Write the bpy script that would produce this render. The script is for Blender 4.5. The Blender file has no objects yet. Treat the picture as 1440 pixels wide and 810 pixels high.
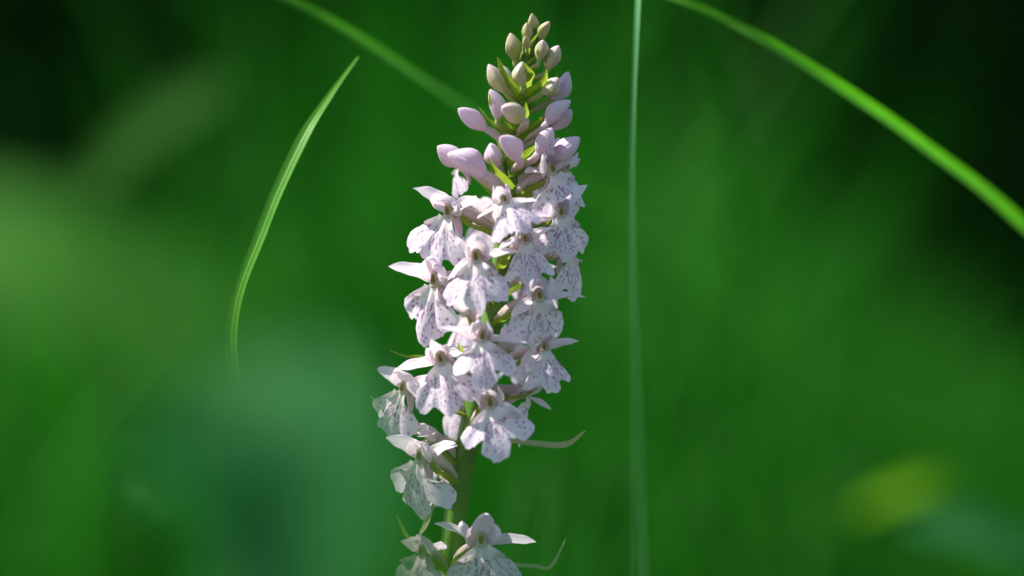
import bpy, math, random
import numpy as np
from mathutils import Vector, Matrix

# ------------------------------------------------------------------ camera, sky, sun
SC = bpy.context.scene
COL = SC.collection
D = 0.472            # camera to the flower spike, metres
W0 = 0.170           # width of the frame at the spike, metres
HC = 0.30            # camera height above the ground
cam = bpy.data.cameras.new('camera')
cam.lens = 100.0
cam.sensor_width = 36.0
cam.clip_start = 0.01
cam.clip_end = 2000.0
cam.dof.use_dof = True
cam.dof.focus_distance = D - 0.005
cam.dof.aperture_fstop = 5.6
cam.dof.aperture_blades = 0
camo = bpy.data.objects.new('camera', cam)
COL.objects.link(camo)
camo.location = (0, -D, HC)
camo.rotation_euler = (math.radians(90), 0, 0)
SC.camera = camo

SUN_EL = math.radians(49)
SUN_AZ = math.radians(-90)     # measured from +Y towards +X: left of the plant, a touch behind it
sdir = Vector((math.sin(SUN_AZ) * math.cos(SUN_EL), math.cos(SUN_AZ) * math.cos(SUN_EL), math.sin(SUN_EL)))
world = bpy.data.worlds.new('World')
SC.world = world
world.use_nodes = True
wn = world.node_tree.nodes
wl = world.node_tree.links
sky = wn.new('ShaderNodeTexSky')
sky.sky_type = 'NISHITA'
sky.sun_disc = False
sky.sun_elevation = SUN_EL
sky.sun_rotation = SUN_AZ
wl.new(sky.outputs[0], wn['Background'].inputs[0])
wn['Background'].inputs[1].default_value = 0.105
sun = bpy.data.lights.new('sun', 'SUN')
sun.energy = 5.0
sun.angle = math.radians(0.53)
sun.color = (1.0, 0.94, 0.86)
suno = bpy.data.objects.new('sun', sun)
COL.objects.link(suno)
suno.location = (-3, 1, 5)
suno.rotation_euler = sdir.to_track_quat('Z', 'Y').to_euler()

SC.view_settings.view_transform = 'Standard'
SC.view_settings.look = 'None'
SC.view_settings.gamma = 1.0
SC.view_settings.exposure = 0.9
SC.view_settings.use_curve_mapping = False
SC.render.engine = 'CYCLES'
SC.cycles.use_denoising = True
SC.cycles.max_bounces = 10
SC.cycles.diffuse_bounces = 5
SC.cycles.transmission_bounces = 6
SC.cycles.sample_clamp_indirect = 6.0

rng = random.Random(7)
MM = 0.001

def P(px, py, y=0.0):
    """point at depth y (metres behind the spike) seen at a pixel of the photograph"""
    k = (D + y) / D * W0 / 1440.0
    return Vector(((px - 720) * k, y, HC + (405 - py) * k))

# ------------------------------------------------------------------ materials
def new_mat(name):
    m = bpy.data.materials.new(name)
    m.use_nodes = True
    nt = m.node_tree
    for n in list(nt.nodes):
        nt.nodes.remove(n)
    return m, nt

def N(nt, kind, **kw):
    n = nt.nodes.new(kind)
    for k, v in kw.items():
        setattr(n, k, v)
    return n

def mix_rgb(nt, fac, a, b, blend='MIX'):
    n = N(nt, 'ShaderNodeMix', data_type='RGBA', blend_type=blend)
    for sock, val in ((n.inputs[0], fac), (n.inputs[6], a), (n.inputs[7], b)):
        if isinstance(val, bpy.types.NodeSocket):
            nt.links.new(val, sock)
        elif isinstance(val, (tuple, list)):
            sock.default_value = (*val[:3], 1)
        else:
            sock.default_value = val
    return n.outputs[2]

def math_n(nt, op, a, b=None):
    n = N(nt, 'ShaderNodeMath', operation=op)
    for i, v in enumerate((a, b)):
        if v is None:
            continue
        if isinstance(v, bpy.types.NodeSocket):
            nt.links.new(v, n.inputs[i])
        else:
            n.inputs[i].default_value = v
    return n.outputs[0]

def noise(nt, scale, detail=3.0, coord='Object', rough=0.5, dist=0.0):
    tc = N(nt, 'ShaderNodeTexCoord')
    n = N(nt, 'ShaderNodeTexNoise')
    nt.links.new(tc.outputs[coord], n.inputs['Vector'])
    n.inputs['Scale'].default_value = scale
    n.inputs['Detail'].default_value = detail
    n.inputs['Roughness'].default_value = rough
    n.inputs['Distortion'].default_value = dist
    return n.outputs['Fac']

def ramp(nt, src, stops):
    r = N(nt, 'ShaderNodeValToRGB')
    el = r.color_ramp.elements
    while len(el) < len(stops):
        el.new(0.5)
    for e, (p, c) in zip(el, stops):
        e.position = p
        e.color = (*c[:3], 1) if isinstance(c, (tuple, list)) else (c, c, c, 1)
    nt.links.new(src, r.inputs[0])
    return r.outputs[0]

def attr(nt, name):
    a = N(nt, 'ShaderNodeAttribute', attribute_name=name)
    return a.outputs['Fac']

def finish(nt, color, trans_color, trans, rough=0.5, spec=0.3, bump=None, bump_str=0.2, bump_dist=0.0002):
    p = N(nt, 'ShaderNodeBsdfPrincipled')
    nt.links.new(color, p.inputs['Base Color'])
    p.inputs['Roughness'].default_value = rough
    p.inputs['Specular IOR Level'].default_value = spec
    out = N(nt, 'ShaderNodeOutputMaterial')
    if bump is not None:
        b = N(nt, 'ShaderNodeBump')
        b.inputs['Strength'].default_value = bump_str
        b.inputs['Distance'].default_value = bump_dist
        nt.links.new(bump, b.inputs['Height'])
        nt.links.new(b.outputs[0], p.inputs['Normal'])
    if trans > 0:
        t = N(nt, 'ShaderNodeBsdfTranslucent')
        nt.links.new(trans_color, t.inputs['Color'])
        mx = N(nt, 'ShaderNodeMixShader')
        mx.inputs[0].default_value = trans
        nt.links.new(p.outputs[0], mx.inputs[1])
        nt.links.new(t.outputs[0], mx.inputs[2])
        nt.links.new(mx.outputs[0], out.inputs[0])
    else:
        nt.links.new(p.outputs[0], out.inputs[0])

def petal_material(name, c_tip, c_base, spots=False, trans=0.4):
    """grad = 0 at the base of a petal, 1 at its tip; spot = pigment marks"""
    m, nt = new_mat(name)
    g = attr(nt, 'grad')
    col = mix_rgb(nt, g, c_base, c_tip)
    nz = noise(nt, 420, 4)
    col = mix_rgb(nt, ramp(nt, nz, [(0.45, 0.0), (0.72, 0.4)]), col, tuple(0.55 * a + 0.45 * b for a, b in zip(c_tip, (0.60, 0.36, 0.66))))
    # fine veins running along the petal
    vein = attr(nt, 'vein')
    col = mix_rgb(nt, math_n(nt, 'MULTIPLY', vein, 0.3), col, tuple(0.6 * a + 0.4 * b for a, b in zip(c_tip, (0.60, 0.36, 0.62))))
    if spots:
        s = attr(nt, 'spot')
        nz2 = noise(nt, 2600, 2)
        s2 = math_n(nt, 'MULTIPLY', s, ramp(nt, nz2, [(0.25, 0.6), (0.6, 1.0)]))
        col = mix_rgb(nt, s2, col, (0.24, 0.03, 0.26))
    bn = noise(nt, 1500, 3)
    bsum = math_n(nt, 'ADD', bn, math_n(nt, 'MULTIPLY', vein, 0.6))
    finish(nt, col, col, trans, rough=0.42, spec=0.35, bump=bsum, bump_str=0.35, bump_dist=0.00025)
    return m

def leaf_material(name, c1, c2, tcol, trans=0.4, scale=60, rough=0.45, vein_amt=0.0, spec=0.4):
    m, nt = new_mat(name)
    nz = noise(nt, scale, 4)
    col = mix_rgb(nt, ramp(nt, nz, [(0.3, 0.0), (0.7, 1.0)]), c1, c2)
    oi = N(nt, 'ShaderNodeObjectInfo')
    tc = mix_rgb(nt, ramp(nt, nz, [(0.3, 0.0), (0.7, 1.0)]), tcol, tuple(0.75 * t for t in tcol))
    bsrc = nz
    if vein_amt > 0:
        v = attr(nt, 'vein')
        col = mix_rgb(nt, math_n(nt, 'MULTIPLY', v, vein_amt), col, tuple(min(1, 1.9 * c) for c in c2))
        bsrc = v
    finish(nt, col, tc, trans, rough=rough, spec=spec, bump=bsrc, bump_str=0.4, bump_dist=0.0004)
    return m

M = {}
M['lip'] = petal_material('spotted_lip', (0.86, 0.78, 0.87), (0.85, 0.79, 0.74), spots=True, trans=0.42)
M['tepal'] = petal_material('pale_pink_petal', (0.86, 0.77, 0.84), (0.84, 0.78, 0.76), spots=True, trans=0.42)
M['bud_green'] = petal_material('greenish_bud', (0.66, 0.50, 0.40), (0.30, 0.40, 0.015), trans=0.32)
M['bud_mid'] = petal_material('pale_bud', (0.80, 0.63, 0.69), (0.44, 0.48, 0.12), trans=0.32)
M['bud_pink'] = petal_material('pink_bud', (0.84, 0.70, 0.81), (0.76, 0.60, 0.69), trans=0.34)
M['ovary'] = petal_material('pinkish_ovary', (0.72, 0.55, 0.63), (0.46, 0.45, 0.20), trans=0.3)
M['ovary_green'] = petal_material('green_ovary', (0.36, 0.44, 0.06), (0.22, 0.34, 0.03), trans=0.22)
M['column'] = petal_material('orchid_column', (0.50, 0.44, 0.26), (0.62, 0.55, 0.42), trans=0.2)

def plain(name, c, rough=0.5, trans=0.0, scale=900):
    m, nt = new_mat(name)
    nz = noise(nt, scale, 3)
    col = mix_rgb(nt, nz, tuple(0.8 * x for x in c), tuple(min(1, 1.2 * x) for x in c))
    finish(nt, col, col, trans, rough=rough, bump=nz)
    return m
M['pollen'] = plain('ochre_pollinia', (0.27, 0.17, 0.035))
M['stem'] = leaf_material('orchid_stem', (0.06, 0.15, 0.01), (0.09, 0.20, 0.016), (0.2, 0.4, 0.03), trans=0.1, scale=350)  # green kept dark: shade on the lower stem is put into its colour
M['bract'] = leaf_material('orchid_bract', (0.16, 0.27, 0.02), (0.25, 0.36, 0.04), (0.40, 0.55, 0.04), trans=0.42, scale=300, vein_amt=0.25)
M['bract_pale'] = leaf_material('pale_bract', (0.30, 0.36, 0.16), (0.48, 0.48, 0.30), (0.55, 0.6, 0.28), trans=0.42, scale=300)
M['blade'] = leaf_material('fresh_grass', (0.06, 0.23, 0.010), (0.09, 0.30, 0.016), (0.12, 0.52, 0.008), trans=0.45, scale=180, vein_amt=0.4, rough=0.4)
M['blade_dim'] = leaf_material('dim_grass', (0.035, 0.15, 0.012), (0.05, 0.19, 0.016), (0.06, 0.30, 0.01), trans=0.4, scale=180, vein_amt=0.4, rough=0.5, spec=0.15)  # darker, less glossy green than the fresh blades
M['blade_cool'] = leaf_material('bluish_grass', (0.09, 0.29, 0.10), (0.12, 0.34, 0.13), (0.10, 0.42, 0.09), trans=0.35, scale=180, vein_amt=0.4)
M['broad'] = leaf_material('broad_leaf', (0.022, 0.13, 0.036), (0.034, 0.16, 0.045), (0.028, 0.22, 0.045), trans=0.4, scale=60, vein_amt=0.1, spec=0.05, rough=0.6)
M['broad_yellow'] = leaf_material('sunny_leaf', (0.055, 0.20, 0.025), (0.07, 0.24, 0.03), (0.08, 0.34, 0.02), trans=0.42, scale=60, vein_amt=0.1, spec=0.06, rough=0.6)
M['broad_gold'] = leaf_material('yellow_leaf', (0.085, 0.22, 0.006), (0.11, 0.26, 0.008), (0.2, 0.40, 0.012), trans=0.4, scale=60, spec=0.03, rough=0.7)
M['meadow'] = leaf_material('meadow_grass', (0.011, 0.098, 0.004), (0.022, 0.155, 0.008), (0.014, 0.20, 0.004), trans=0.4, scale=4, rough=0.6, spec=0.08)
M['veil_grass'] = leaf_material('near_grass', (0.012, 0.11, 0.008), (0.022, 0.16, 0.012), (0.016, 0.20, 0.008), trans=0.4, scale=60, rough=0.6, spec=0.1)
M['hedge'] = leaf_material('hedge_foliage', (0.010, 0.054, 0.005), (0.020, 0.088, 0.009), (0.012, 0.09, 0.004), trans=0.25, scale=3, rough=0.6, spec=0.08)
M['dim_leaf'] = leaf_material('dull_leaf', (0.016, 0.07, 0.008), (0.024, 0.09, 0.012), (0.02, 0.12, 0.008), trans=0.35, scale=60, rough=0.7, spec=0.02)  # dark matt green for the dim leaf at the back
M['bark'] = plain('grey_brown_bark', (0.10, 0.075, 0.05), 0.85, scale=30)

m, nt = new_mat('meadow_soil')
nz = noise(nt, 6, 6)
c = mix_rgb(nt, ramp(nt, nz, [(0.35, 0.0), (0.65, 1.0)]), (0.03, 0.045, 0.012), (0.035, 0.075, 0.015))
finish(nt, c, c, 0, rough=0.9, bump=noise(nt, 40, 5), bump_str=0.6, bump_dist=0.02)
M['soil'] = m

# ------------------------------------------------------------------ mesh helpers
def link(name, verts, faces, mat, parent=None, attrs=None, smooth=True):
    me = bpy.data.meshes.new(name)
    me.from_pydata([tuple(v) for v in verts], [], faces)
    me.materials.append(mat)
    if attrs:
        for k, a in attrs.items():
            at = me.attributes.new(k, 'FLOAT', 'POINT')
            at.data.foreach_set('value', np.asarray(a, dtype=np.float32))
    if smooth:
        me.polygons.foreach_set('use_smooth', [True] * len(me.polygons))
    me.update()
    o = bpy.data.objects.new(name, me)
    COL.objects.link(o)
    if parent is not None:
        o.parent = parent
    return o

def tag(o, label, cat, group=None, kind=None):
    if label:
        o['label'] = label
    if cat:
        o['category'] = cat
    if group:
        o['group'] = group
    if kind:
        o['kind'] = kind
    return o

def crom(pts, n):
    """Catmull-Rom through the points, n samples"""
    pts = [np.array(p, float) for p in pts]
    pts = [2 * pts[0] - pts[1]] + pts + [2 * pts[-1] - pts[-2]]
    segs = len(pts) - 3
    out = []
    for i in range(n):
        t = i / (n - 1) * segs
        k = min(int(t), segs - 1)
        u = t - k
        a, b, c_, d = pts[k:k + 4]
        out.append(0.5 * ((2 * b) + (c_ - a) * u + (2 * a - 5 * b + 4 * c_ - d) * u * u + (3 * b - a - 3 * c_ + d) * u ** 3))
    return np.array(out)

def unit(v):
    n = np.linalg.norm(v)
    return v / n if n > 1e-12 else v

def grid_faces(nu, nv):
    return [(j * nu + i, j * nu + i + 1, (j + 1) * nu + i + 1, (j + 1) * nu + i) for j in range(nv - 1) for i in range(nu - 1)]

def sheet(spine, width, up, cup=0.3, nu=9, nv=18, ruffle=0.0, seed=0, twist=0.0, veins=0, arc=0.0):
    """a petal, leaf or blade: spine points, width(t) = half width, up = normal hint. returns verts, faces, attrs"""
    s = crom(spine, nv)
    up = np.array(up, float)
    r = np.random.RandomState(seed)
    ph = r.rand(6) * 6.28
    verts, grad, vein = [], [], []
    for j in range(nv):
        t = j / (nv - 1)
        tan = unit(s[min(j + 1, nv - 1)] - s[max(j - 1, 0)])
        side = unit(np.cross(tan, up))
        nor = unit(np.cross(side, tan))
        if twist:
            a = twist * t
            side, nor = side * math.cos(a) + nor * math.sin(a), nor * math.cos(a) - side * math.sin(a)
        w = width(t)
        for i in range(nu):
            u = i / (nu - 1) * 2 - 1
            off = cup * w * (u * u)
            rf = ruffle * w * abs(u) ** 1.5 * (math.sin(9 * t + ph[0] + 1.3 * u) + 0.6 * math.sin(17 * t + ph[1] - u)) if ruffle else 0
            if arc:
                verts.append(s[j] + side * (w * math.sin(arc * u)) + nor * (w * (math.cos(arc * u) - 1) + rf))
            else:
                verts.append(s[j] + side * (w * u) + nor * (off + rf))
            grad.append(t)
            vein.append(0.5 + 0.5 * math.cos(veins * math.pi * u) if veins else max(0.0, 1 - abs(u) * 7))
    return verts, grid_faces(nu, nv), {'grad': grad, 'vein': vein}

def tube(path, rad, ns=10, nv=14, flute=0.0, nf=3, twist=0.0, cap=True):
    s = crom(path, nv)
    verts, grad, vein, faces = [], [], [], []
    ref = np.array([0.13, 0.31, 0.94])
    for j in range(nv):
        t = j / (nv - 1)
        tan = unit(s[min(j + 1, nv - 1)] - s[max(j - 1, 0)])
        a = unit(np.cross(tan, ref))
        if np.linalg.norm(np.cross(tan, ref)) < 0.1:
            a = unit(np.cross(tan, np.array([1.0, 0, 0])))
        b = np.cross(tan, a)
        for i in range(ns):
            th = 2 * math.pi * i / ns
            rr = rad(t) * (1 + flute * math.cos(nf * (th + twist * t)))
            verts.append(s[j] + a * (rr * math.cos(th)) + b * (rr * math.sin(th)))
            grad.append(t)
            vein.append(0.5 + 0.5 * math.cos(nf * (th + twist * t)))
    for j in range(nv - 1):
        for i in range(ns):
            faces.append((j * ns + i, j * ns + (i + 1) % ns, (j + 1) * ns + (i + 1) % ns, (j + 1) * ns + i))
    if cap:
        faces.append(tuple(range(ns))[::-1])
        faces.append(tuple((nv - 1) * ns + i for i in range(ns)))
    return verts, faces, {'grad': grad, 'vein': vein}

def merge(parts):
    V, F, A = [], [], {}
    for v, f, a in parts:
        o = len(V)
        V += list(v)
        F += [tuple(i + o for i in q) for q in f]
        for k in a:
            A.setdefault(k, []).extend(a[k])
    return V, F, A

def lens_w(w, p=0.42, tipk=0.75, base=0.25):
    """half width profile of a lanceolate petal: widest at t = p"""
    def f(t):
        if t < p:
            return w * (base + (1 - base) * math.sin(t / p * math.pi / 2))
        q = (t - p) / (1 - p)
        return w * max(0.02, (1 - q ** 2.2) ** tipk)
    return f

# ------------------------------------------------------------------ the ground and what stands far behind
def ground():
    n = 60
    V, F = [], []
    xs = [math.copysign(abs(u) ** 4 * 600, u) for u in np.linspace(-1, 1, n)]
    for y in xs:
        for x in xs:
            d = math.hypot(x, y)
            z = -0.02 + 0.012 * math.sin(3 * x + 1) * math.cos(2.3 * y) if d < 8 else -0.02
            V.append((x, y, z))
    o = link('ground', V, grid_faces(n, n), M['soil'])
    o['kind'] = 'structure'
ground()

def blade_arrays(rs, roots, hs, ws, bend, seg=6):
    """many grass blades as one vertex array: root, height, half width, lean direction"""
    n = len(roots)
    t = np.linspace(0, 1, seg)
    az = rs.rand(n) * 2 * np.pi
    face = rs.rand(n) * 2 * np.pi
    ld = np.stack([np.cos(az), np.sin(az)], 1)
    b = bend * (0.2 + rs.rand(n))
    pts = np.zeros((n, seg, 3))
    pts[:, :, 0] = roots[:, None, 0] + ld[:, None, 0] * (hs * b)[:, None] * t[None] ** 2
    pts[:, :, 1] = roots[:, None, 1] + ld[:, None, 1] * (hs * b)[:, None] * t[None] ** 2
    pts[:, :, 2] = hs[:, None] * (t[None] - 0.35 * (b[:, None] ** 1.5) * t[None] ** 3) - 0.03
    sd = np.stack([np.cos(face), np.sin(face), np.zeros(n)], 1)
    w = ws[:, None] * np.clip(1.0 - t[None] ** 2.5, 0.03, 1)
    L = pts - sd[:, None, :] * w[:, :, None]
    R = pts + sd[:, None, :] * w[:, :, None]
    V = np.stack([L, R], 2).reshape(-1, 3)
    base = np.arange(n)[:, None] * seg * 2
    k = np.arange(seg - 1)[None] * 2
    q = base + k
    F = np.stack([q, q + 1, q + 3, q + 2], 2).reshape(-1, 4)
    return V, F

def big_mesh(name, V, F, mat):
    me = bpy.data.meshes.new(name)
    me.vertices.add(len(V))
    me.vertices.foreach_set('co', np.asarray(V, dtype=np.float32).ravel())
    nf = len(F)
    me.loops.add(nf * 4)
    me.loops.foreach_set('vertex_index', np.asarray(F, dtype=np.int32).ravel())
    me.polygons.add(nf)
    me.polygons.foreach_set('loop_start', np.arange(nf, dtype=np.int32) * 4)
    me.polygons.foreach_set('loop_total', np.full(nf, 4, dtype=np.int32))
    me.polygons.foreach_set('use_smooth', np.ones(nf, dtype=bool))
    me.materials.append(mat)
    me.update(calc_edges=True)
    o = bpy.data.objects.new(name, me)
    COL.objects.link(o)
    return o

def half_w(y):
    return 0.5 * W0 * (D + y) / D

def meadow():
    rs = np.random.RandomState(3)
    # tall grass behind the orchid
    pts, hs = [], []
    for y0, y1, dens in ((0.70, 1.1, 1500), (1.1, 2.2, 1900), (2.2, 5.0, 1300)):
        hw = half_w(y1) + 0.35
        n = int((y1 - y0) * 2 * hw * dens)
        x = (rs.rand(n) * 2 - 1) * hw
        y = y0 + rs.rand(n) * (y1 - y0)
        clump = 0.5 + 0.5 * np.sin(7 * x + 3 * y) * np.cos(5 * y - 2 * x)
        keep = rs.rand(n) < 0.35 + 0.65 * clump
        pts.append(np.stack([x, y], 1)[keep])
        hs.append(((0.25 + 0.34 * rs.rand(n) ** 1.9 + 0.06 * clump) * (1 + 0.35 * np.exp(-(x / half_w(y) / 0.22) ** 2)) * (1 - 0.30 * np.clip(-x / half_w(y) * 1.8 - 0.7, 0, 1) - 0.5 * np.clip(x / half_w(y) * 2.0 - 0.9, 0, 1)))[keep])
    R = np.concatenate(pts)
    H = np.concatenate(hs)
    V, F = blade_arrays(rs, R, H, 0.0022 + 0.0025 * rs.rand(len(R)), 0.55, 7)
    o = big_mesh('meadow_grass', V, F, M['meadow'])
    tag(o, 'tall blurred meadow grass filling the background behind the orchid', 'grass', kind='stuff')
    # short turf round the foot of the orchid, below the frame
    n = 5200
    x = (rs.rand(n) * 2 - 1) * 0.75
    y = -0.75 + rs.rand(n) * 1.45
    R = np.stack([x, y], 1)
    H = 0.05 + 0.15 * rs.rand(n)
    V, F = blade_arrays(rs, R, H, 0.0012 + 0.0015 * rs.rand(n), 0.6, 6)
    o = big_mesh('short_turf', V, F, M['meadow'])
    tag(o, 'short grass turf round the foot of the orchid', 'grass', kind='stuff')
meadow()

def hedge():
    rs = np.random.RandomState(11)
    n = 110000
    x = (rs.rand(n) * 2 - 1) * 3.2
    top = 2.9 + 0.5 * np.sin(1.7 * x) + 0.3 * np.sin(4.1 * x + 1)
    z = rs.rand(n) * top
    y = 5.6 + 0.8 * np.sin(x * 1.3) * 0.4 + rs.rand(n) * 1.2
    c = np.stack([x, y, z], 1)
    a = rs.randn(n, 3)
    a /= np.linalg.norm(a, axis=1)[:, None]
    b = np.cross(a, rs.randn(n, 3))
    b /= np.linalg.norm(b, axis=1)[:, None]
    s = 0.03 + 0.05 * rs.rand(n)
    V = np.stack([c - a * s[:, None], c - b * s[:, None] * 0.5, c + a * s[:, None], c + b * s[:, None] * 0.5], 1).reshape(-1, 3)
    F = np.arange(n * 4).reshape(-1, 4)
    o = big_mesh('hedge', V, F, M['hedge'])
    tag(o, 'dark leafy hedge far behind the meadow grass', 'hedge', kind='stuff')
hedge()

# ------------------------------------------------------------------ single grass blades and broad leaves
def grass_blade(name, pts, wpx, mat, label, cup=0.35, up=(0, -1, 0.2), nv=60, cat='grass blade', twist=0.0, group=None, wf=None):
    """pts = (px, py, y) along the blade from root to tip; wpx = list of widths in pixels of the photograph"""
    sp = [np.array(P(*p)) for p in pts]
    n = len(sp)
    ws = [w * 0.5 * (D + p[2]) / D * W0 / 1440 for w, p in zip(wpx, pts)]
    def width(t):
        k = t * (n - 1)
        i = min(int(k), n - 2)
        return ws[i] + (ws[i + 1] - ws[i]) * (k - i)
    root = np.array(sp[0])
    o3 = Vector(root)
    v, f, a = sheet([p - root for p in sp], width, up, cup=cup, nu=9, nv=nv, twist=twist)
    o = link(name, v, f, M[mat], attrs=a)
    o.location = o3
    return tag(o, label, cat, group)

def zero_py(y):
    """pixel row at which the ground shows at depth y"""
    return 405 + (HC + 0.015) / ((D + y) / D * W0 / 1440.0)

grass_blade('grass_blade', [(400, zero_py(0.0), 0.0), (395, 1400, 0.0), (362, 720, 0.0), (327, 475, 0.0), (372, 320, 0.0), (425, 200, 0.002), (465, 135, 0.006), (504, 80, 0.012)],
            [10, 14, 18, 20, 21, 21, 12, 4], 'blade', 'short pointed grass blade with a kink, standing alone beside the orchid', up=(-0.5, -1, 0.4))
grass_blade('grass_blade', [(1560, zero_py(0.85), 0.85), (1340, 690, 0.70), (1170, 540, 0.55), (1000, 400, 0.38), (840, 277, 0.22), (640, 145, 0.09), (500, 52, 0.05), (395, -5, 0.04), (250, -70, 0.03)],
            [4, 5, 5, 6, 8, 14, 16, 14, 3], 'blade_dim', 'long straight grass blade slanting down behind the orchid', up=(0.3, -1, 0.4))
grass_blade('grass_blade', [(905, zero_py(0.16), 0.16), (902, 1200, 0.14), (900, 800, 0.11), (896, 560, 0.075), (890, 330, 0.035), (892, 150, 0.015), (899, -10, 0.01), (906, -160, 0.02)],
            [8, 10, 11, 10, 12, 11, 12, 2], 'blade_cool', 'thin upright bluish grass stalk right beside the flower spike', up=(-0.8, -0.7, 0.1))
grass_blade('grass_blade', [(1900, zero_py(0.13), 0.13), (1800, 1200, 0.12), (1620, 520, 0.10), (1440, 318, 0.075), (1300, 205, 0.05), (1190, 128, 0.035), (1090, 65, 0.03), (1020, 28, 0.03), (950, -2, 0.03), (860, -25, 0.035)],
            [12, 14, 14, 14, 16, 18, 16, 11, 9, 2], 'blade', 'bright arching grass blade curving down away from the spike top', up=(-0.2, -1.0, 0.25), cup=0.3)

# faint stems out of focus further back
for pts, w, lb in (
    ([(1050, zero_py(0.34), 0.34), (1046, 700, 0.32), (1040, 330, 0.31), (1020, 150, 0.30), (980, -30, 0.29)], [12, 16, 22, 20, 8], 'faint wide grass blade behind the foot of the bright arching blade'),
    ([(1120, zero_py(0.45), 0.45), (1130, 620, 0.44), (1165, 430, 0.43), (1205, 330, 0.43)], [14, 18, 18, 3], 'faint leaning grass blade above the small yellow leaf'),
    ([(470, zero_py(0.3), 0.30), (462, 700, 0.29), (455, 460, 0.28), (445, 300, 0.28)], [10, 14, 14, 2], 'faint upright grass blade between the kinked blade and the flowers'),
    ([(985, zero_py(0.22), 0.22), (960, 700, 0.2), (925, 560, 0.19), (890, 430, 0.18)], [4, 5, 5, 1], 'hair-thin grass stem leaning against the upright bluish stalk'),
    ([(330, zero_py(0.6), 0.6), (325, 500, 0.58), (318, 200, 0.56), (322, -30, 0.55)], [10, 12, 12, 4], 'faint dark grass stem behind the kinked blade'),
):
    grass_blade('grass_blade', pts, w, 'meadow', lb, up=(-0.5, -1, 0.2))

# ------------------------------------------------------------------ the orchid
orchid = bpy.data.objects.new('spotted_orchid', None)
COL.objects.link(orchid)
tag(orchid, 'pale pink spotted orchid with a tall spike of flowers and buds', 'orchid')
STEM_PX = [(590, 2900), (600, 1600), (618, 1000), (634, 790), (648, 680), (664, 590), (684, 490), (702, 400), (714, 310), (722, 240), (731, 170), (738, 110), (745, 70), (750, 40)]
orchid.location = P(590, zero_py(0.0), 0)
OL = Vector(orchid.location)
def stem_pt(py):
    for (x0, y0), (x1, y1) in zip(STEM_PX, STEM_PX[1:]):
        if y1 <= py <= y0:
            f = (py - y0) / (y1 - y0)
            return P(x0 + f * (x1 - x0), py, 0)
    return P(*STEM_PX[-1], 0)
sp = [np.array(P(588, zero_py(0.0) + 30, 0) - OL)] + [np.array(P(x, y, 0) - OL) for x, y in STEM_PX[1:]]
v, f, a = tube(sp, lambda t: (0.0020 - 0.0008 * t ** 1.5), ns=14, nv=90, flute=0.06, nf=5)
link('stem', v, f, M['stem'], orchid, a)

def smin(x, lo, hi):
    return max(lo, min(hi, x))

LIPS = {   # half outlines of the lip, mm, from the neck round to the tip of the middle lobe
    'broad':  [(0.9, -2.0), (3.0, -2.2), (5.0, -3.3), (6.0, -5.0), (5.8, -6.7), (4.8, -7.7), (3.5, -7.5), (2.5, -7.2), (1.9, -8.2), (1.0, -9.1), (0.0, -9.8)],
    'deep':   [(0.9, -2.0), (2.9, -2.1), (5.0, -3.0), (6.2, -4.6), (5.9, -6.2), (4.6, -6.9), (3.0, -6.3), (2.1, -6.3), (2.6, -7.8), (1.7, -9.1), (0.0, -10.0)],
    'fan':    [(0.9, -2.0), (3.0, -2.6), (5.0, -4.1), (5.9, -6.0), (5.4, -7.5), (4.2, -8.1), (3.0, -7.7), (2.3, -7.8), (1.8, -8.7), (1.0, -9.4), (0.0, -9.9)],
    'narrow': [(0.8, -2.1), (2.4, -2.9), (3.9, -4.6), (5.1, -6.5), (5.5, -7.8), (4.4, -8.3), (3.0, -7.6), (2.2, -7.8), (2.2, -9.0), (1.2, -10.1), (0.0, -10.5)],
}

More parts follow.
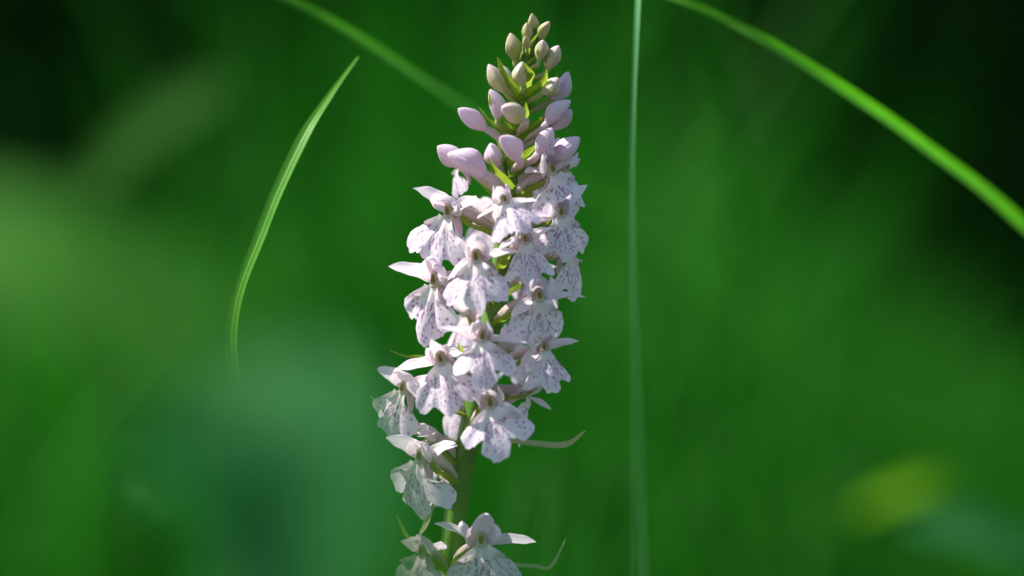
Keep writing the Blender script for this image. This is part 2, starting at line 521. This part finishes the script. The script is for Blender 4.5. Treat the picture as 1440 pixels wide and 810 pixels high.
def make_lip(shape, seed, fold=1.0, swing=0.0, ruffle=1.0, arch=1.0, lift=(0, 0)):
    r = np.random.RandomState(seed)
    half = np.array(LIPS[shape]) + r.randn(len(LIPS[shape]), 2) * np.array([0.16, 0.14])
    half2 = np.array(LIPS[shape]) + r.randn(len(LIPS[shape]), 2) * np.array([0.16, 0.14])
    half[:, 0] *= 1 + 0.07 * r.randn()
    half2[:, 0] *= 1 + 0.07 * r.randn()
    half[0] = half2[0] = (1.45, -1.5)
    tip = 0.5 * (half[-1] + half2[-1])
    half[-1] = half2[-1] = tip
    L = half.copy()
    L[:, 0] *= -1
    outline = np.concatenate([L, half2[::-1][1:]])
    nu, nv = 96, 64
    out = crom(outline, nu)
    # small teeth along the rim
    tt = np.linspace(0, 1, nu)
    teeth = 0.16 * np.sin(tt * 47 + r.rand() * 6) + 0.13 * np.sin(tt * 93 + r.rand() * 6) + 0.10 * r.randn(nu)
    dirs = out - np.array([0, -2.0])
    dirs /= np.linalg.norm(dirs, axis=1)[:, None]
    out = out + dirs * teeth[:, None] * np.sin(np.pi * tt)[:, None] ** 0.5
    u = np.linspace(-1, 1, nu)
    base = np.stack([u * 1.35, -0.15 - 0.5 * (1 - u * u)], 1)
    vv = np.linspace(0, 1, nv)[:, None, None]
    # pull the sides in near the neck
    XY = base[None] * (1 - vv) + out[None] * vv
    x, y = XY[:, :, 0], XY[:, :, 1]
    rad = np.clip((-y - 0.9) / 9.0, 0, 1.2)
    ax = np.abs(x) / 5.2
    z = 0.9 - 0.7 * np.clip(1 - rad * 5, 0, 1) * (x / 1.3) ** 2 * -1 + arch * (1.3 * np.sin(np.clip(rad, 0, 1) * np.pi * 0.8)) - fold * 2.0 * ax ** 1.7
    v2 = vv[:, :, 0]
    ph = r.rand(4) * 6.28
    z = z + ruffle * 0.45 * v2 ** 2 * (np.sin(u * 9 + ph[0]) + 0.7 * np.sin(u * 15 + ph[1]))[None]
    z = z + 0.35 * np.exp(-(x / 0.5) ** 2) * (rad < 0.8) * (0.8 - rad).clip(0)
    z = z + np.where(x < 0, lift[0], lift[1]) * ax ** 2
    x = x + swing * rad ** 1.5
    # pigment: rows of dashes radiating from the throat, mirrored loosely
    apex = np.array([0.0, -0.6])
    spot = np.zeros_like(x)
    X0 = XY[:, :, 0]
    Y0 = XY[:, :, 1]
    angs = [4, 12, 21, 30, 40, 50, 60]
    for sgn in (-1, 1):
        for k, a0 in enumerate(angs):
            a_ = math.radians(a0 + r.randn() * 1.8) * sgn
            rr = 1.9 + r.rand() * 1.0 + (0.6 if k > 3 else 0)
            dv = np.array([math.sin(a_), -math.cos(a_)])
            pv = np.array([dv[1], -dv[0]])
            while rr < 8.9:
                ln = (0.25 + 0.6 * r.rand()) * (1.3 if rr < 4.6 and k < 4 else 0.7)
                wd = 0.095 + 0.06 * r.rand()
                if r.rand() < 0.86 - 0.03 * k:
                    sh = r.randn() * 0.22
                    til = r.randn() * 0.25
                    c0 = apex + dv * rr + pv * sh
                    c1 = apex + dv * (rr + ln) + pv * (sh + til * ln)
                    ab = c1 - c0
                    px_, py_ = X0 - c0[0], Y0 - c0[1]
                    tpar = np.clip((px_ * ab[0] + py_ * ab[1]) / (ab @ ab), 0, 1)
                    d = np.hypot(px_ - ab[0] * tpar, py_ - ab[1] * tpar)
                    st = 0.65 + 0.35 * r.rand()
                    spot = np.maximum(spot, st * np.clip((wd * 1.35 - d) / (wd * 0.75), 0, 1))
                rr += ln + 0.35 + 0.5 * r.rand()
    # broken loops either side of the middle
    for sgn in (-1, 1):
        a1 = math.radians(24 + 6 * r.randn() * 0.5)
        top_r = 5.6 + 0.5 * r.randn()
        prev = None
        for q in np.linspace(0, 1, 15):
            ang = sgn * (math.radians(5) + (a1 - math.radians(5)) * q)
            rr = 2.6 + (top_r - 2.6) * math.sin(math.pi * (0.12 + 0.8 * q)) + 0.1 * r.randn()
            cur = apex + rr * np.array([math.sin(ang), -math.cos(ang)])
            if prev is not None and r.rand() < 0.72:
                ab = cur - prev
                px_, py_ = X0 - prev[0], Y0 - prev[1]
                tpar = np.clip((px_ * ab[0] + py_ * ab[1]) / (ab @ ab), 0, 1)
                d = np.hypot(px_ - ab[0] * tpar, py_ - ab[1] * tpar)
                spot = np.maximum(spot, 0.75 * np.clip((0.14 - d) / 0.08, 0, 1))
            prev = cur
    # leave a plain rim
    edge = np.clip((0.965 - v2) / 0.05, 0, 1)
    spot = spot * edge
    vein = np.tile(0.5 + 0.5 * np.cos(u * 34), (nv, 1)) * v2
    V = np.stack([x, y, z], 2).reshape(-1, 3) * MM
    return V, grid_faces(nu, nv), {'grad': (v2 * np.ones_like(x)).ravel(), 'spot': spot.ravel(), 'vein': vein.ravel()}

def scl(part, s):
    v, f, a = part
    return [np.asarray(p) * s for p in v], f, a

def bract_local(a, d, length, w, seed, lift=0.5):
    """bract from point a along direction d (both in the parent's frame), curling up at the tip"""
    r = np.random.RandomState(seed)
    d = unit(np.array(d, float))
    up = np.array([0, 0, 1.0])
    sd = unit(np.cross(d, up))
    p = [np.array(a), np.array(a) + d * length * 0.35 + up * length * 0.04, np.array(a) + d * length * 0.72 + up * length * (0.12 * lift) + sd * length * 0.05 * r.randn(),
         np.array(a) + d * length * 0.98 + up * length * 0.38 * lift + sd * length * 0.1 * r.randn()]
    def wf(t):
        return w * (0.75 + 0.25 * math.sin(t * 3.1)) * max(0.05, (1 - t ** 2.0)) ** 0.8
    return sheet(p, wf, up, cup=0.55, nu=9, nv=20, veins=5)

def flower_matrix(loc, yaw, pitch, roll):
    # local x right, y up, z out of the flower -> world
    B = Matrix(((1, 0, 0), (0, 0, -1), (0, 1, 0)))
    R = Matrix.Rotation(yaw, 3, 'Z') @ B @ Matrix.Rotation(pitch, 3, 'X') @ Matrix.Rotation(roll, 3, 'Z')
    m4 = R.to_4x4()
    m4.translation = loc
    return m4

def make_flower(tx, ty, dep, yaw, pitch, roll, s, shape, seed, lip=None, sep=((25, 6.6, 0), (25, 6.6, 0)), attach=38, hood=1.0, spur=1.0, bract=True, bl=11, spotty=0.0):
    r = np.random.RandomState(seed)
    loc = P(tx, ty, dep * MM) - OL
    mat = flower_matrix(loc, math.radians(yaw), math.radians(pitch), math.radians(roll))
    inv = mat.inverted()
    ap = inv @ (stem_pt(ty + attach) - OL)
    apn = np.array(ap)
    # ovary and spur: the flower's own body
    S = s * MM
    p0 = np.array([0, 0.4, -0.2]) * S
    back = np.array([0, 0.3, -1.8]) * S
    mid = back * 0.45 + apn * 0.55 + np.array(inv.to_3x3() @ Vector((0, 0, 1))) * 0.9 * MM
    ov = tube([p0, back, mid, apn], lambda t: (0.75 + 0.35 * math.sin(min(1, t * 1.15) * 3.0)) * S * 0.95, ns=14, nv=22, flute=0.12, nf=3, twist=3.0)
    ov[2]['grad'] = [1 - 0.9 * g for g in ov[2]['grad']]
    sp_ = tube([np.array([0, -0.3, -0.6]) * S, np.array([0, -1.6, -2.0]) * S, np.array([0.2, -3.6, -2.9]) * S, np.array([0.3, -5.2 * spur, -2.9]) * S], lambda t: (0.95 * (1 - 0.55 * t) * (1 if t < 0.93 else 0.6)) * S, ns=12, nv=14)
    sp_[2]['grad'] = [1.0] * len(sp_[0])
    v, f, a = merge([ov, sp_])
    fo = link('flower', v, f, M['ovary'], orchid, a)
    fo.matrix_local = mat
    # lip
    kw = dict(fold=0.8 + 0.6 * r.rand(), swing=r.randn() * 0.4, ruffle=0.9 + 0.8 * r.rand(), arch=0.8 + 0.5 * r.rand())
    kw.update(lip or {})
    L = make_lip(shape, seed, **kw)
    tp = math.radians(-4 + 11 * r.randn())
    LV = np.asarray(L[0])
    yy_, zz_ = LV[:, 1] + 0.0005, LV[:, 2] - 0.0009
    LV = np.stack([LV[:, 0], yy_ * math.cos(tp) - zz_ * math.sin(tp) - 0.0005, yy_ * math.sin(tp) + zz_ * math.cos(tp) + 0.0009], 1)
    L = (LV, L[1], L[2])
    link('lip', np.asarray(L[0]) * s, L[1], M['lip'], fo, L[2])
    # hood: the dorsal sepal and the two upper petals over the column
    h = hood * 1.15
    tl = r.randn() * 0.45
    ds = sheet([np.array(p) * S * h for p in ((0, -0.1, -1.5), (0, 1.1, -1.6), (0.3 * tl, 2.2, -0.5), (0.8 * tl, 2.8, 0.9), (1.3 * tl, 3.1 + 0.25 * r.randn(), 2.2), (2.0 * tl, 3.5 + 0.5 * r.randn(), 3.2))], lens_w(1.75 * S * h, 0.34, 1.05, 0.6), (0, 0.8, -0.45), nu=17, nv=26, ruffle=0.07, seed=seed, veins=5, arc=1.0 + 0.25 * r.rand())
    link('dorsal_sepal', ds[0], ds[1], M['tepal'], fo, ds[2])
    for sg in (-1, 1):
        j = r.randn(4) * 0.4
        pt = sheet([np.array(p) * S * h for p in ((sg * 0.8, -0.3, -1.0), (sg * 1.6, 0.5, -0.3), (sg * (1.9 + j[0]), 1.5, 0.9), (sg * (1.7 + j[3]), 2.3 + j[1], 2.0), (sg * (1.2 + j[3]), 2.6 + j[2], 2.9))], lens_w(1.3 * S * h, 0.45, 0.9, 0.4), (sg * 0.9, 0.45, 0.2), nu=13, nv=20, ruffle=0.05, seed=seed + 5, veins=4, arc=0.8)
        link('upper_petal', pt[0], pt[1], M['tepal'], fo, pt[2])
    # spreading lateral sepals
    for sg, (ang, ln, fw) in zip((-1, 1), sep):
        if ln <= 0:
            continue
        A = math.radians(ang)
        ux, uy = math.cos(A) * sg, math.sin(A)
        bnd = r.randn() * 0.5
        ln *= 1.18
        pts = [np.array([sg * 0.7, 0.1, -0.9]), np.array([ux * ln * 0.35, uy * ln * 0.35 + 0.3, -0.9 + fw * 0.2]), np.array([ux * ln * 0.7 - uy * bnd * 0.3, uy * ln * 0.7 + 0.2 + bnd * 0.2, -0.9 + fw * 0.6]), np.array([ux * ln, uy * ln + bnd * 0.3, -0.8 + fw])]
        ls = sheet([p * S for p in pts], lens_w(1.65 * S, 0.42, 0.75, 0.4), (r.randn() * 0.2, 0.75, 0.75), cup=0.35, nu=13, nv=22, ruffle=0.09, seed=seed + 9 + sg, veins=5, twist=sg * (0.3 + 0.5 * r.rand()))
        a2 = dict(ls[2])
        if spotty:
            a2['spot'] = [spotty if (r.rand() < 0.02) else 0 for _ in ls[0]]
        link('lateral_sepal', ls[0], ls[1], M['tepal'], fo, a2)
    # column with the two pollen pockets
    c = tube([np.array(p) * S for p in ((0, -0.9, 0.35), (0, -0.3, 0.3), (0, 0.5, 0.3), (0, 1.3, 0.6), (0, 1.9, 0.9))], lambda t: (1.15 - 0.3 * t) * (1 if 0.1 < t < 0.9 else 0.6) * S * 0.95, ns=12, nv=16)
    co = link('column', c[0], c[1], M['column'], fo, c[2])
    for sg in (-1, 1):
        q = tube([np.array(p) * S for p in ((sg * 0.16, -0.25, 1.12), (sg * 0.20, 0.35, 1.22), (sg * 0.19, 0.95, 1.35), (sg * 0.13, 1.5, 1.5))], lambda t: 0.21 * math.sin(0.35 + t * 2.5) * S, ns=8, nv=8)
        link('pollinium', q[0], q[1], M['pollen'], fo, q[2])
    if bract:
        d = -apn + np.array([r.randn() * 1.2, 0, 0]) * MM
        wv = mat.to_3x3() @ Vector(d)
        sv = stem_pt(ty + attach + 6) - OL
        b = bract_local(sv, np.array(wv) + np.array([r.randn() * 1.5, 0, -1.0]) * MM, bl * MM, 1.25 * MM, seed, 0.5)
        bo = link('bract', [np.array(inv @ Vector(p)) for p in b[0]], b[1], M['bract'], fo, b[2])
    return fo

# tx, ty, depth mm, yaw, pitch, roll, size, lip shape
FL = [
    dict(tx=634, ty=300, dep=-6, yaw=-34, pitch=12, roll=-16, s=0.98, shape='broad', seed=1, sep=((22, 6.6, 2.2), (35, 5.5, 1.5)), lip=dict(fold=0.4, arch=1.4)),
    dict(tx=711, ty=286, dep=-11, yaw=4, pitch=-22, roll=24, s=0.72, shape='fan', seed=2, sep=((-8, 6.4, 1), (-20, 6.0, 1)), lip=dict(fold=1.4)),
    dict(tx=774, ty=244, dep=-5, yaw=32, pitch=-12, roll=20, s=0.92, shape='broad', seed=3, sep=((20, 4.5, 1), (45, 6.5, 0))),
    dict(tx=786, ty=303, dep=-7, yaw=22, pitch=0, roll=4, s=0.80, shape='broad', seed=4, sep=((0, 6.0, 1), (40, 7.4, 1))),
    dict(tx=738, ty=340, dep=-11, yaw=8, pitch=0, roll=8, s=0.72, shape='narrow', seed=5, sep=((-5, 5.0, 0), (15, 6.0, 0)), lip=dict(fold=1.0)),
    dict(tx=671, ty=366, dep=-12, yaw=-10, pitch=0, roll=3, s=0.93, shape='broad', seed=6, sep=((-32, 5.2, 1.5), (8, 6.2, 0)), lip=dict(fold=0.75, arch=1.0)),
    dict(tx=615, ty=398, dep=-6, yaw=-36, pitch=4, roll=-14, s=1.04, shape='deep', seed=7, sep=((6, 7.4, 2.6), (24, 5.0, 4.0)), lip=dict(fold=0.6)),
    dict(tx=797, ty=358, dep=-2, yaw=48, pitch=0, roll=6, s=0.72, shape='narrow', seed=8, sep=((0, 4, 0), (-20, 5.5, 0))),
    dict(tx=757, ty=420, dep=-11, yaw=14, pitch=0, roll=4, s=0.86, shape='broad', seed=9, sep=((-35, 5.6, 0), (-4, 7.8, 1.5)), lip=dict(fold=0.8)),
    dict(tx=679, ty=478, dep=-13, yaw=-4, pitch=-5, roll=2, s=0.85, shape='deep', seed=10, sep=((16, 7.6, 0.5), (-8, 7.4, 1)), lip=dict(fold=1.1, ruffle=1.2)),
    dict(tx=622, ty=509, dep=-9, yaw=-8, pitch=0, roll=14, s=0.92, shape='fan', seed=11, sep=((2, 7.6, 1.0), (10, 5.0, 0)), lip=dict(fold=0.8)),
    dict(tx=570, ty=548, dep=-3, yaw=-38, pitch=6, roll=-26, s=0.9, shape='fan', seed=12, sep=((8, 6.2, 1.2), (40, 6.5, 0)), lip=dict(fold=0.5), hood=1.15),
    dict(tx=763, ty=492, dep=-8, yaw=24, pitch=0, roll=8, s=0.70, shape='narrow', seed=13, sep=((-30, 5.4, 0), (2, 8.0, 1.5))),
    dict(tx=735, ty=553, dep=1, yaw=76, pitch=10, roll=-20, s=0.85, shape='narrow', seed=14, sep=((20, 2.5, 4.5), (-25, 3.0, 6.5)), attach=10),
    dict(tx=690, ty=571, dep=-12, yaw=2, pitch=0, roll=10, s=0.92, shape='deep', seed=15, sep=((40, 4.6, -0.5), (-38, 6.6, 0.8)), lip=dict(fold=0.3, ruffle=0.7)),
    dict(tx=594, ty=645, dep=-8, yaw=-32, pitch=6, roll=-14, s=0.98, shape='deep', seed=16, sep=((14, 6.6, 1.2), (30, 5.4, -0.5)), lip=dict(fold=0.5)),
    dict(tx=676, ty=765, dep=-8, yaw=6, pitch=-8, roll=6, s=1.0, shape='broad', seed=17, hood=1.2, sep=((32, 7.2, 0.3), (-4, 7.8, 0.3)), lip=dict(fold=0.8)),
    dict(tx=597, ty=778, dep=-9, yaw=-36, pitch=0, roll=-8, s=0.86, shape='broad', seed=18, sep=((10, 5.0, 1), (20, 4.0, 0))),
    dict(tx=648, ty=237, dep=2, yaw=-66, pitch=0, roll=-8, s=0.52, shape='fan', seed=19, sep=((30, 5, 0), (40, 5, 0)), hood=0.7, attach=60),
    dict(tx=792, ty=238, dep=1, yaw=62, pitch=8, roll=0, s=0.70, shape='fan', seed=20, sep=((50, 6.5, 0), (25, 6.0, 0)), attach=45),
    dict(tx=606, ty=618, dep=-1, yaw=-74, pitch=0, roll=-6, s=0.78, shape='narrow', seed=27, sep=((10, 3.5, 5.5), (20, 3.0, 4.5)), attach=45),
    dict(tx=628, ty=672, dep=6, yaw=150, pitch=0, roll=0, s=0.62, shape='narrow', seed=28, sep=((10, 5.5, 0), (20, 5, 0)), attach=25),
    # flowers on the far side of the spike
    dict(tx=690, ty=300, dep=8, yaw=-150, pitch=0, roll=0, s=0.80, shape='fan', seed=21, sep=((20, 6.5, 0), (20, 6.5, 0))),
    dict(tx=745, ty=385, dep=9, yaw=140, pitch=0, roll=0, s=0.82, shape='broad', seed=22, sep=((10, 6.5, 0), (20, 6.5, 0))),
    dict(tx=660, ty=440, dep=8, yaw=-130, pitch=0, roll=0, s=0.82, shape='broad', seed=23, sep=((20, 6.5, 0), (20, 6.5, 0))),
    dict(tx=722, ty=480, dep=9, yaw=170, pitch=0, roll=0, s=0.82, shape='broad', seed=24, sep=((20, 6.5, 0), (20, 6.5, 0))),
    dict(tx=650, ty=560, dep=8, yaw=-140, pitch=0, roll=0, s=0.85, shape='broad', seed=25, sep=((20, 6.5, 0), (20, 6.5, 0))),
    dict(tx=742, ty=262, dep=8, yaw=150, pitch=0, roll=0, s=0.72, shape='fan', seed=26, sep=((20, 6.5, 0), (20, 6.5, 0))),
]
for d_ in FL:
    make_flower(**d_)

# ---- buds: tip pixel, base pixel, width in pixels
def make_bud(bx, by, tx, ty, dep, wpx, mat, seed, attach=None, ovm='ovary', bl=8, bw=1.0, bract=True, tipdep=None):
    r = np.random.RandomState(seed)
    k = W0 / 1440
    b = P(bx, by, dep * MM)
    t = P(tx, ty, (dep if tipdep is None else tipdep) * MM)
    ax = (t - b)
    ln = ax.length
    ax.normalize()
    w = wpx * 0.5 * k
    side = Vector((0, -1, 0)) - ax * ax.dot(Vector((0, -1, 0)))
    if side.length < 0.05:
        side = Vector((0, 0, 1)) - ax * ax.z
    side.normalize()
    oth = ax.cross(side)
    ns, nv = 45, 24
    bend = (side * r.uniform(-0.4, 0.9) + oth * r.uniform(-1.0, 1.0)) * w * 1.1
    rot = r.rand() * 6.28
    V, F, g, vn = [], [], [], []
    prof = crom([(0.0, 0.42), (0.16, 0.74), (0.38, 1.0), (0.60, 0.95), (0.80, 0.66), (0.93, 0.33), (1.0, 0.05)], nv)
    for j in range(nv):
        tt = prof[j][0]
        for i in range(ns):
            th = 2 * math.pi * i / ns
            seam = ((th + rot) % (2 * math.pi / 3)) / (2 * math.pi / 3)     # three sepals, each edge lying over the next
            lob = 1 + 0.24 * (seam - 0.5) * math.sin(min(1, tt * 1.15) * 3.1) + 0.05 * math.cos(3 * (th + rot))
            hump = 0.2 * math.sin(tt * 3.1) * math.cos(th - rot)
            rr = w * prof[j][1] * (lob + hump)
            V.append(b + ax * (ln * tt) + bend * (tt * tt - tt ** 0.8 * 0.6) + side * (rr * math.cos(th)) + oth * (rr * math.sin(th)) - OL)
            g.append(min(1, max(0, 1.55 * tt - 0.6 + 0.2 * math.cos(th + rot * 2))))
            vn.append((0.5 + 0.5 * math.cos(15 * th)) * 1.0 + (1.6 if seam < 0.1 else 0))
    for j in range(nv - 1):
        for i in range(ns):
            F.append((j * ns + i, j * ns + (i + 1) % ns, (j + 1) * ns + (i + 1) % ns, (j + 1) * ns + i))
    F.append(tuple((nv - 1) * ns + i for i in range(ns)))
    org = b - OL
    bo = link('bud', [p - org for p in V], F, M[mat], orchid, {'grad': g, 'vein': vn})
    bo.location = org
    # the ovary carrying it
    sa = stem_pt(by + (attach if attach is not None else 26)) - OL - org
    m1 = -np.array(ax) * ln * 0.25
    ov = tube([np.array(ax) * ln * 0.04, m1, np.array(sa) * 0.6 + m1 * 0.3 + np.array([0, 0, 0.0002]), np.array(sa)], lambda q: (0.34 + 0.10 * math.sin(q * 3.0)) * w, ns=12, nv=18, flute=0.12, nf=3, twist=3)
    ov[2]['grad'] = [1 - x for x in ov[2]['grad']]
    link('ovary', ov[0], ov[1], M[ovm], bo, ov[2])
    if bract:
        s2 = np.array(stem_pt(by + (attach if attach is not None else 26) - 6) - OL - org + Vector((0, -0.0008, 0)))
        dd = -s2 + np.array([r.randn() * 0.5, -0.9 * r.rand(), 0.4]) * MM
        bb = bract_local(s2, dd, bl * MM, bw * MM, seed, 0.7)
        link('bract', bb[0], bb[1], M['bract'], bo, bb[2])
    return bo

BUDS = [  # base px, tip px, depth, width
    (750, 46, 751, 19, 0, 15, 'bud_green', 'ovary_green', 20),
    (739, 56, 744, 33, -2, 15, 'bud_green', 'ovary_green', 20),
    (761, 56, 770, 29, -1, 15, 'bud_green', 'ovary_green', 22),
    (724, 83, 717, 47, -1, 21, 'bud_green', 'ovary_green', 22),
    (741, 68, 741, 50, -4, 12, 'bud_green', 'ovary_green', 18),
    (758, 84, 764, 55, -3, 18, 'bud_mid', 'ovary_green', 20),
    (769, 97, 785, 63, -2, 21, 'bud_mid', 'ovary_green', 20),
    (735, 118, 730, 88, -5, 21, 'bud_mid', 'ovary_green', 22),
    (710, 128, 684, 93, -2, 22, 'bud_mid', 'ovary_green', 28),
    (717, 125, 708, 92, 2, 19, 'bud_pink', 'ovary', 28),
    (764, 130, 788, 112, -4, 23, 'bud_mid', 'ovary_green', 22),
    (774, 138, 804, 104, -1, 24, 'bud_pink', 'ovary_green', 30),
    (700, 166, 694, 124, -3, 22, 'bud_pink', 'ovary_green', 30),
    (682, 180, 643, 153, -2, 25, 'bud_pink', 'ovary', 34),
    (733, 168, 707, 150, -7, 26, 'bud_mid', 'ovary', 26),
    (770, 172, 798, 138, -4, 24, 'bud_pink', 'ovary', 34),
    (778, 180, 806, 155, -2, 22, 'bud_pink', 'ovary', 34),
    (727, 222, 708, 192, -8, 27, 'bud_pink', 'ovary', 22),
    (757, 214, 777, 180, -6, 24, 'bud_pink', 'ovary', 30),
    (776, 225, 818, 196, -4, 27, 'bud_pink', 'ovary', 34),
    (681, 245, 632, 212, -6, 33, 'bud_pink', 'ovary', 32),
    (652, 232, 617, 202, -3, 29, 'bud_pink', 'ovary', 50),
    (700, 232, 690, 202, 1, 24, 'bud_pink', 'ovary', 34),
]
for i, (bx, by, tx, ty, dp, w, mt, om, at_) in enumerate(BUDS):
    make_bud(bx, by, tx, ty, dp, w, mt, 40 + i, attach=at_, ovm=om, bl=3.2 if by < 100 else 8.0, bw=0.8 if by < 100 else 1.45, tipdep=dp - (6 if (bx, by) in ((733, 168), (727, 222)) else 1.5))

# ---- loose bracts that stick out of the spike: pixel path, widths
def loose_bract(pts, wpx, mat, attach_py, up=(0, -0.5, 1)):
    sp = [np.array(stem_pt(attach_py) - OL)] + [np.array(P(*p) - OL) for p in pts]
    n = len(sp)
    ws = [w * 0.5 * W0 / 1440 for w in wpx]
    def width(t):
        k = t * (n - 1)
        i = min(int(k), n - 2)
        return ws[i] + (ws[i + 1] - ws[i]) * (k - i)
    v, f, a = sheet(sp, width, up, cup=0.5, nu=9, nv=30, veins=5)
    return link('bract', v, f, M[mat], orchid, a)
loose_bract([(700, 618, -0.003), (750, 624, -0.004), (795, 626, -0.004), (823, 606, -0.005)], [8, 9, 9, 10, 2], 'bract_pale', 625, up=(0, -1, 0.6))
loose_bract([(600, 505, 0.001), (570, 502, 0.0), (547, 492, -0.001)], [10, 9, 6, 1], 'bract', 530)
loose_bract([(580, 600, 0.0), (545, 585, -0.001), (520, 556, -0.002)], [10, 9, 8, 1], 'bract_pale', 630)
loose_bract([(700, 795, 0.0), (750, 798, -0.001), (775, 798, -0.002), (797, 755, -0.003)], [10, 9, 10, 9, 1], 'bract_pale', 800)
loose_bract([(600, 760, -0.004), (575, 760, -0.006), (558, 725, -0.007)], [12, 12, 12, 2], 'bract', 800)
loose_bract([(590, 765, -0.005), (600, 740, -0.007), (614, 700, -0.008)], [12, 12, 16, 2], 'bract_pale', 810)

# ------------------------------------------------------------------ broad leaves out of focus
def broad_leaf(name, pts, wmax, mat, label, up, foot, cat='leaf', p=0.5, cup=0.25, seed=0, ruffle=0.04, stalk='stem', rs_=1.0):
    """pts = (px, py, y) along the midrib, base first; a petiole joins it to the ground"""
    base = Vector(P(*pts[0]))
    fy = foot[1] if len(foot) > 1 else base.y
    root = Vector((foot[0], fy, -0.03))
    sp = [np.array(P(*q) - root) for q in pts]
    w = wmax * 0.5 * (D + pts[len(pts) // 2][2]) / D * W0 / 1440
    lf = sheet(sp, lens_w(w, p, 0.62, 0.1), up, cup=cup, nu=21, nv=40, ruffle=ruffle, seed=seed)
    pet = tube([np.zeros(3), np.array([0, 0, 0.45]) * sp[0][2] + sp[0] * np.array([0.15, 0.15, 0]), sp[0] * 0.8 + np.array([0, 0, 0.12]) * sp[0][2], sp[0], sp[1] * 0.5 + sp[0] * 0.5], lambda t: (0.0016 - 0.0008 * t) * rs_, ns=8, nv=20)
    e = bpy.data.objects.new(name, None)
    COL.objects.link(e)
    e.location = root
    link('leaf_blade', lf[0], lf[1], M[mat], e, lf[2])
    link('leaf_stalk', pet[0], pet[1], M[stalk], e, pet[2])
    return tag(e, label, cat)

broad_leaf('broad_leaf', [(350, 1200, -0.205), (375, 960, -0.22), (392, 790, -0.23), (380, 640, -0.235), (362, 485, -0.23)], 430, 'broad',
           'large rounded bluish green leaf, blurred, close beside the lower flowers', (-0.3, -0.8, 0.6), (-0.035, -0.2), p=0.55)
broad_leaf('broad_leaf', [(-420, 330, -0.265), (-190, 330, -0.27), (20, 375, -0.275), (200, 440, -0.275), (390, 540, -0.275)], 200, 'broad_yellow',
           'sunny yellowish green leaf, blurred, drooping over the rounded leaf', (-0.1, -0.7, 1), (-0.06, -0.255), p=0.45)
# leaves out of focus behind the orchid
BACK = [
    ([(80, 330, 0.75), (160, 230, 0.75), (260, 150, 0.74), (330, 110, 0.74)], 90, 'dim_leaf', 'dim oval leaf rising into the dark behind the kinked blade'),
    ([(1190, 725, 0.62), (1240, 705, 0.61), (1280, 690, 0.6), (1325, 672, 0.6)], 42, 'broad_gold', 'small yellow leaf glowing in the grass behind the upright stalk'),
    ([(165, 670, 0.14), (190, 685, 0.14), (210, 700, 0.14), (232, 725, 0.14)], 34, 'broad_yellow', 'tiny pale leaf tip behind the rounded leaf'),
    ([(1480, 800, 0.45), (1420, 770, 0.45), (1350, 745, 0.45), (1270, 740, 0.45)], 75, 'broad', 'bluish green leaf lying low in the grass past the yellow leaf'),
]
for pts, w, mt, lb in BACK:
    b0 = P(*pts[0])
    broad_leaf('broad_leaf', pts, w, mt, lb, (0.0, -0.8, 0.8), (b0.x - 0.02, b0.y + 0.05), p=0.5, stalk='meadow', rs_=0.35)
# near grass, far out of focus, standing before the lowest flowers
for i, (x, tipy, w, yy) in enumerate(((470, 650, 50, -0.27), (535, 640, 56, -0.26), (590, 620, 60, -0.255), (650, 640, 64, -0.25), (705, 640, 60, -0.255), (770, 680, 50, -0.25), (880, 720, 50, -0.25))):
    grass_blade('near_grass_blade', [(x - 20 + 30 * (i % 3), zero_py(yy), yy), (x - 10, 1500, yy), (x, 1000, yy), (x + 25 - 18 * (i % 4), (tipy + 1000) / 2, yy), (x + 80 - 50 * (i % 4), tipy, yy)], [w * .6, w, w, w * 0.8, 4], 'veil_grass',
                'very blurred grass blade rising before the lowest flowers', up=(-0.4, -0.8, 0.3), group='very blurred near grass blades')
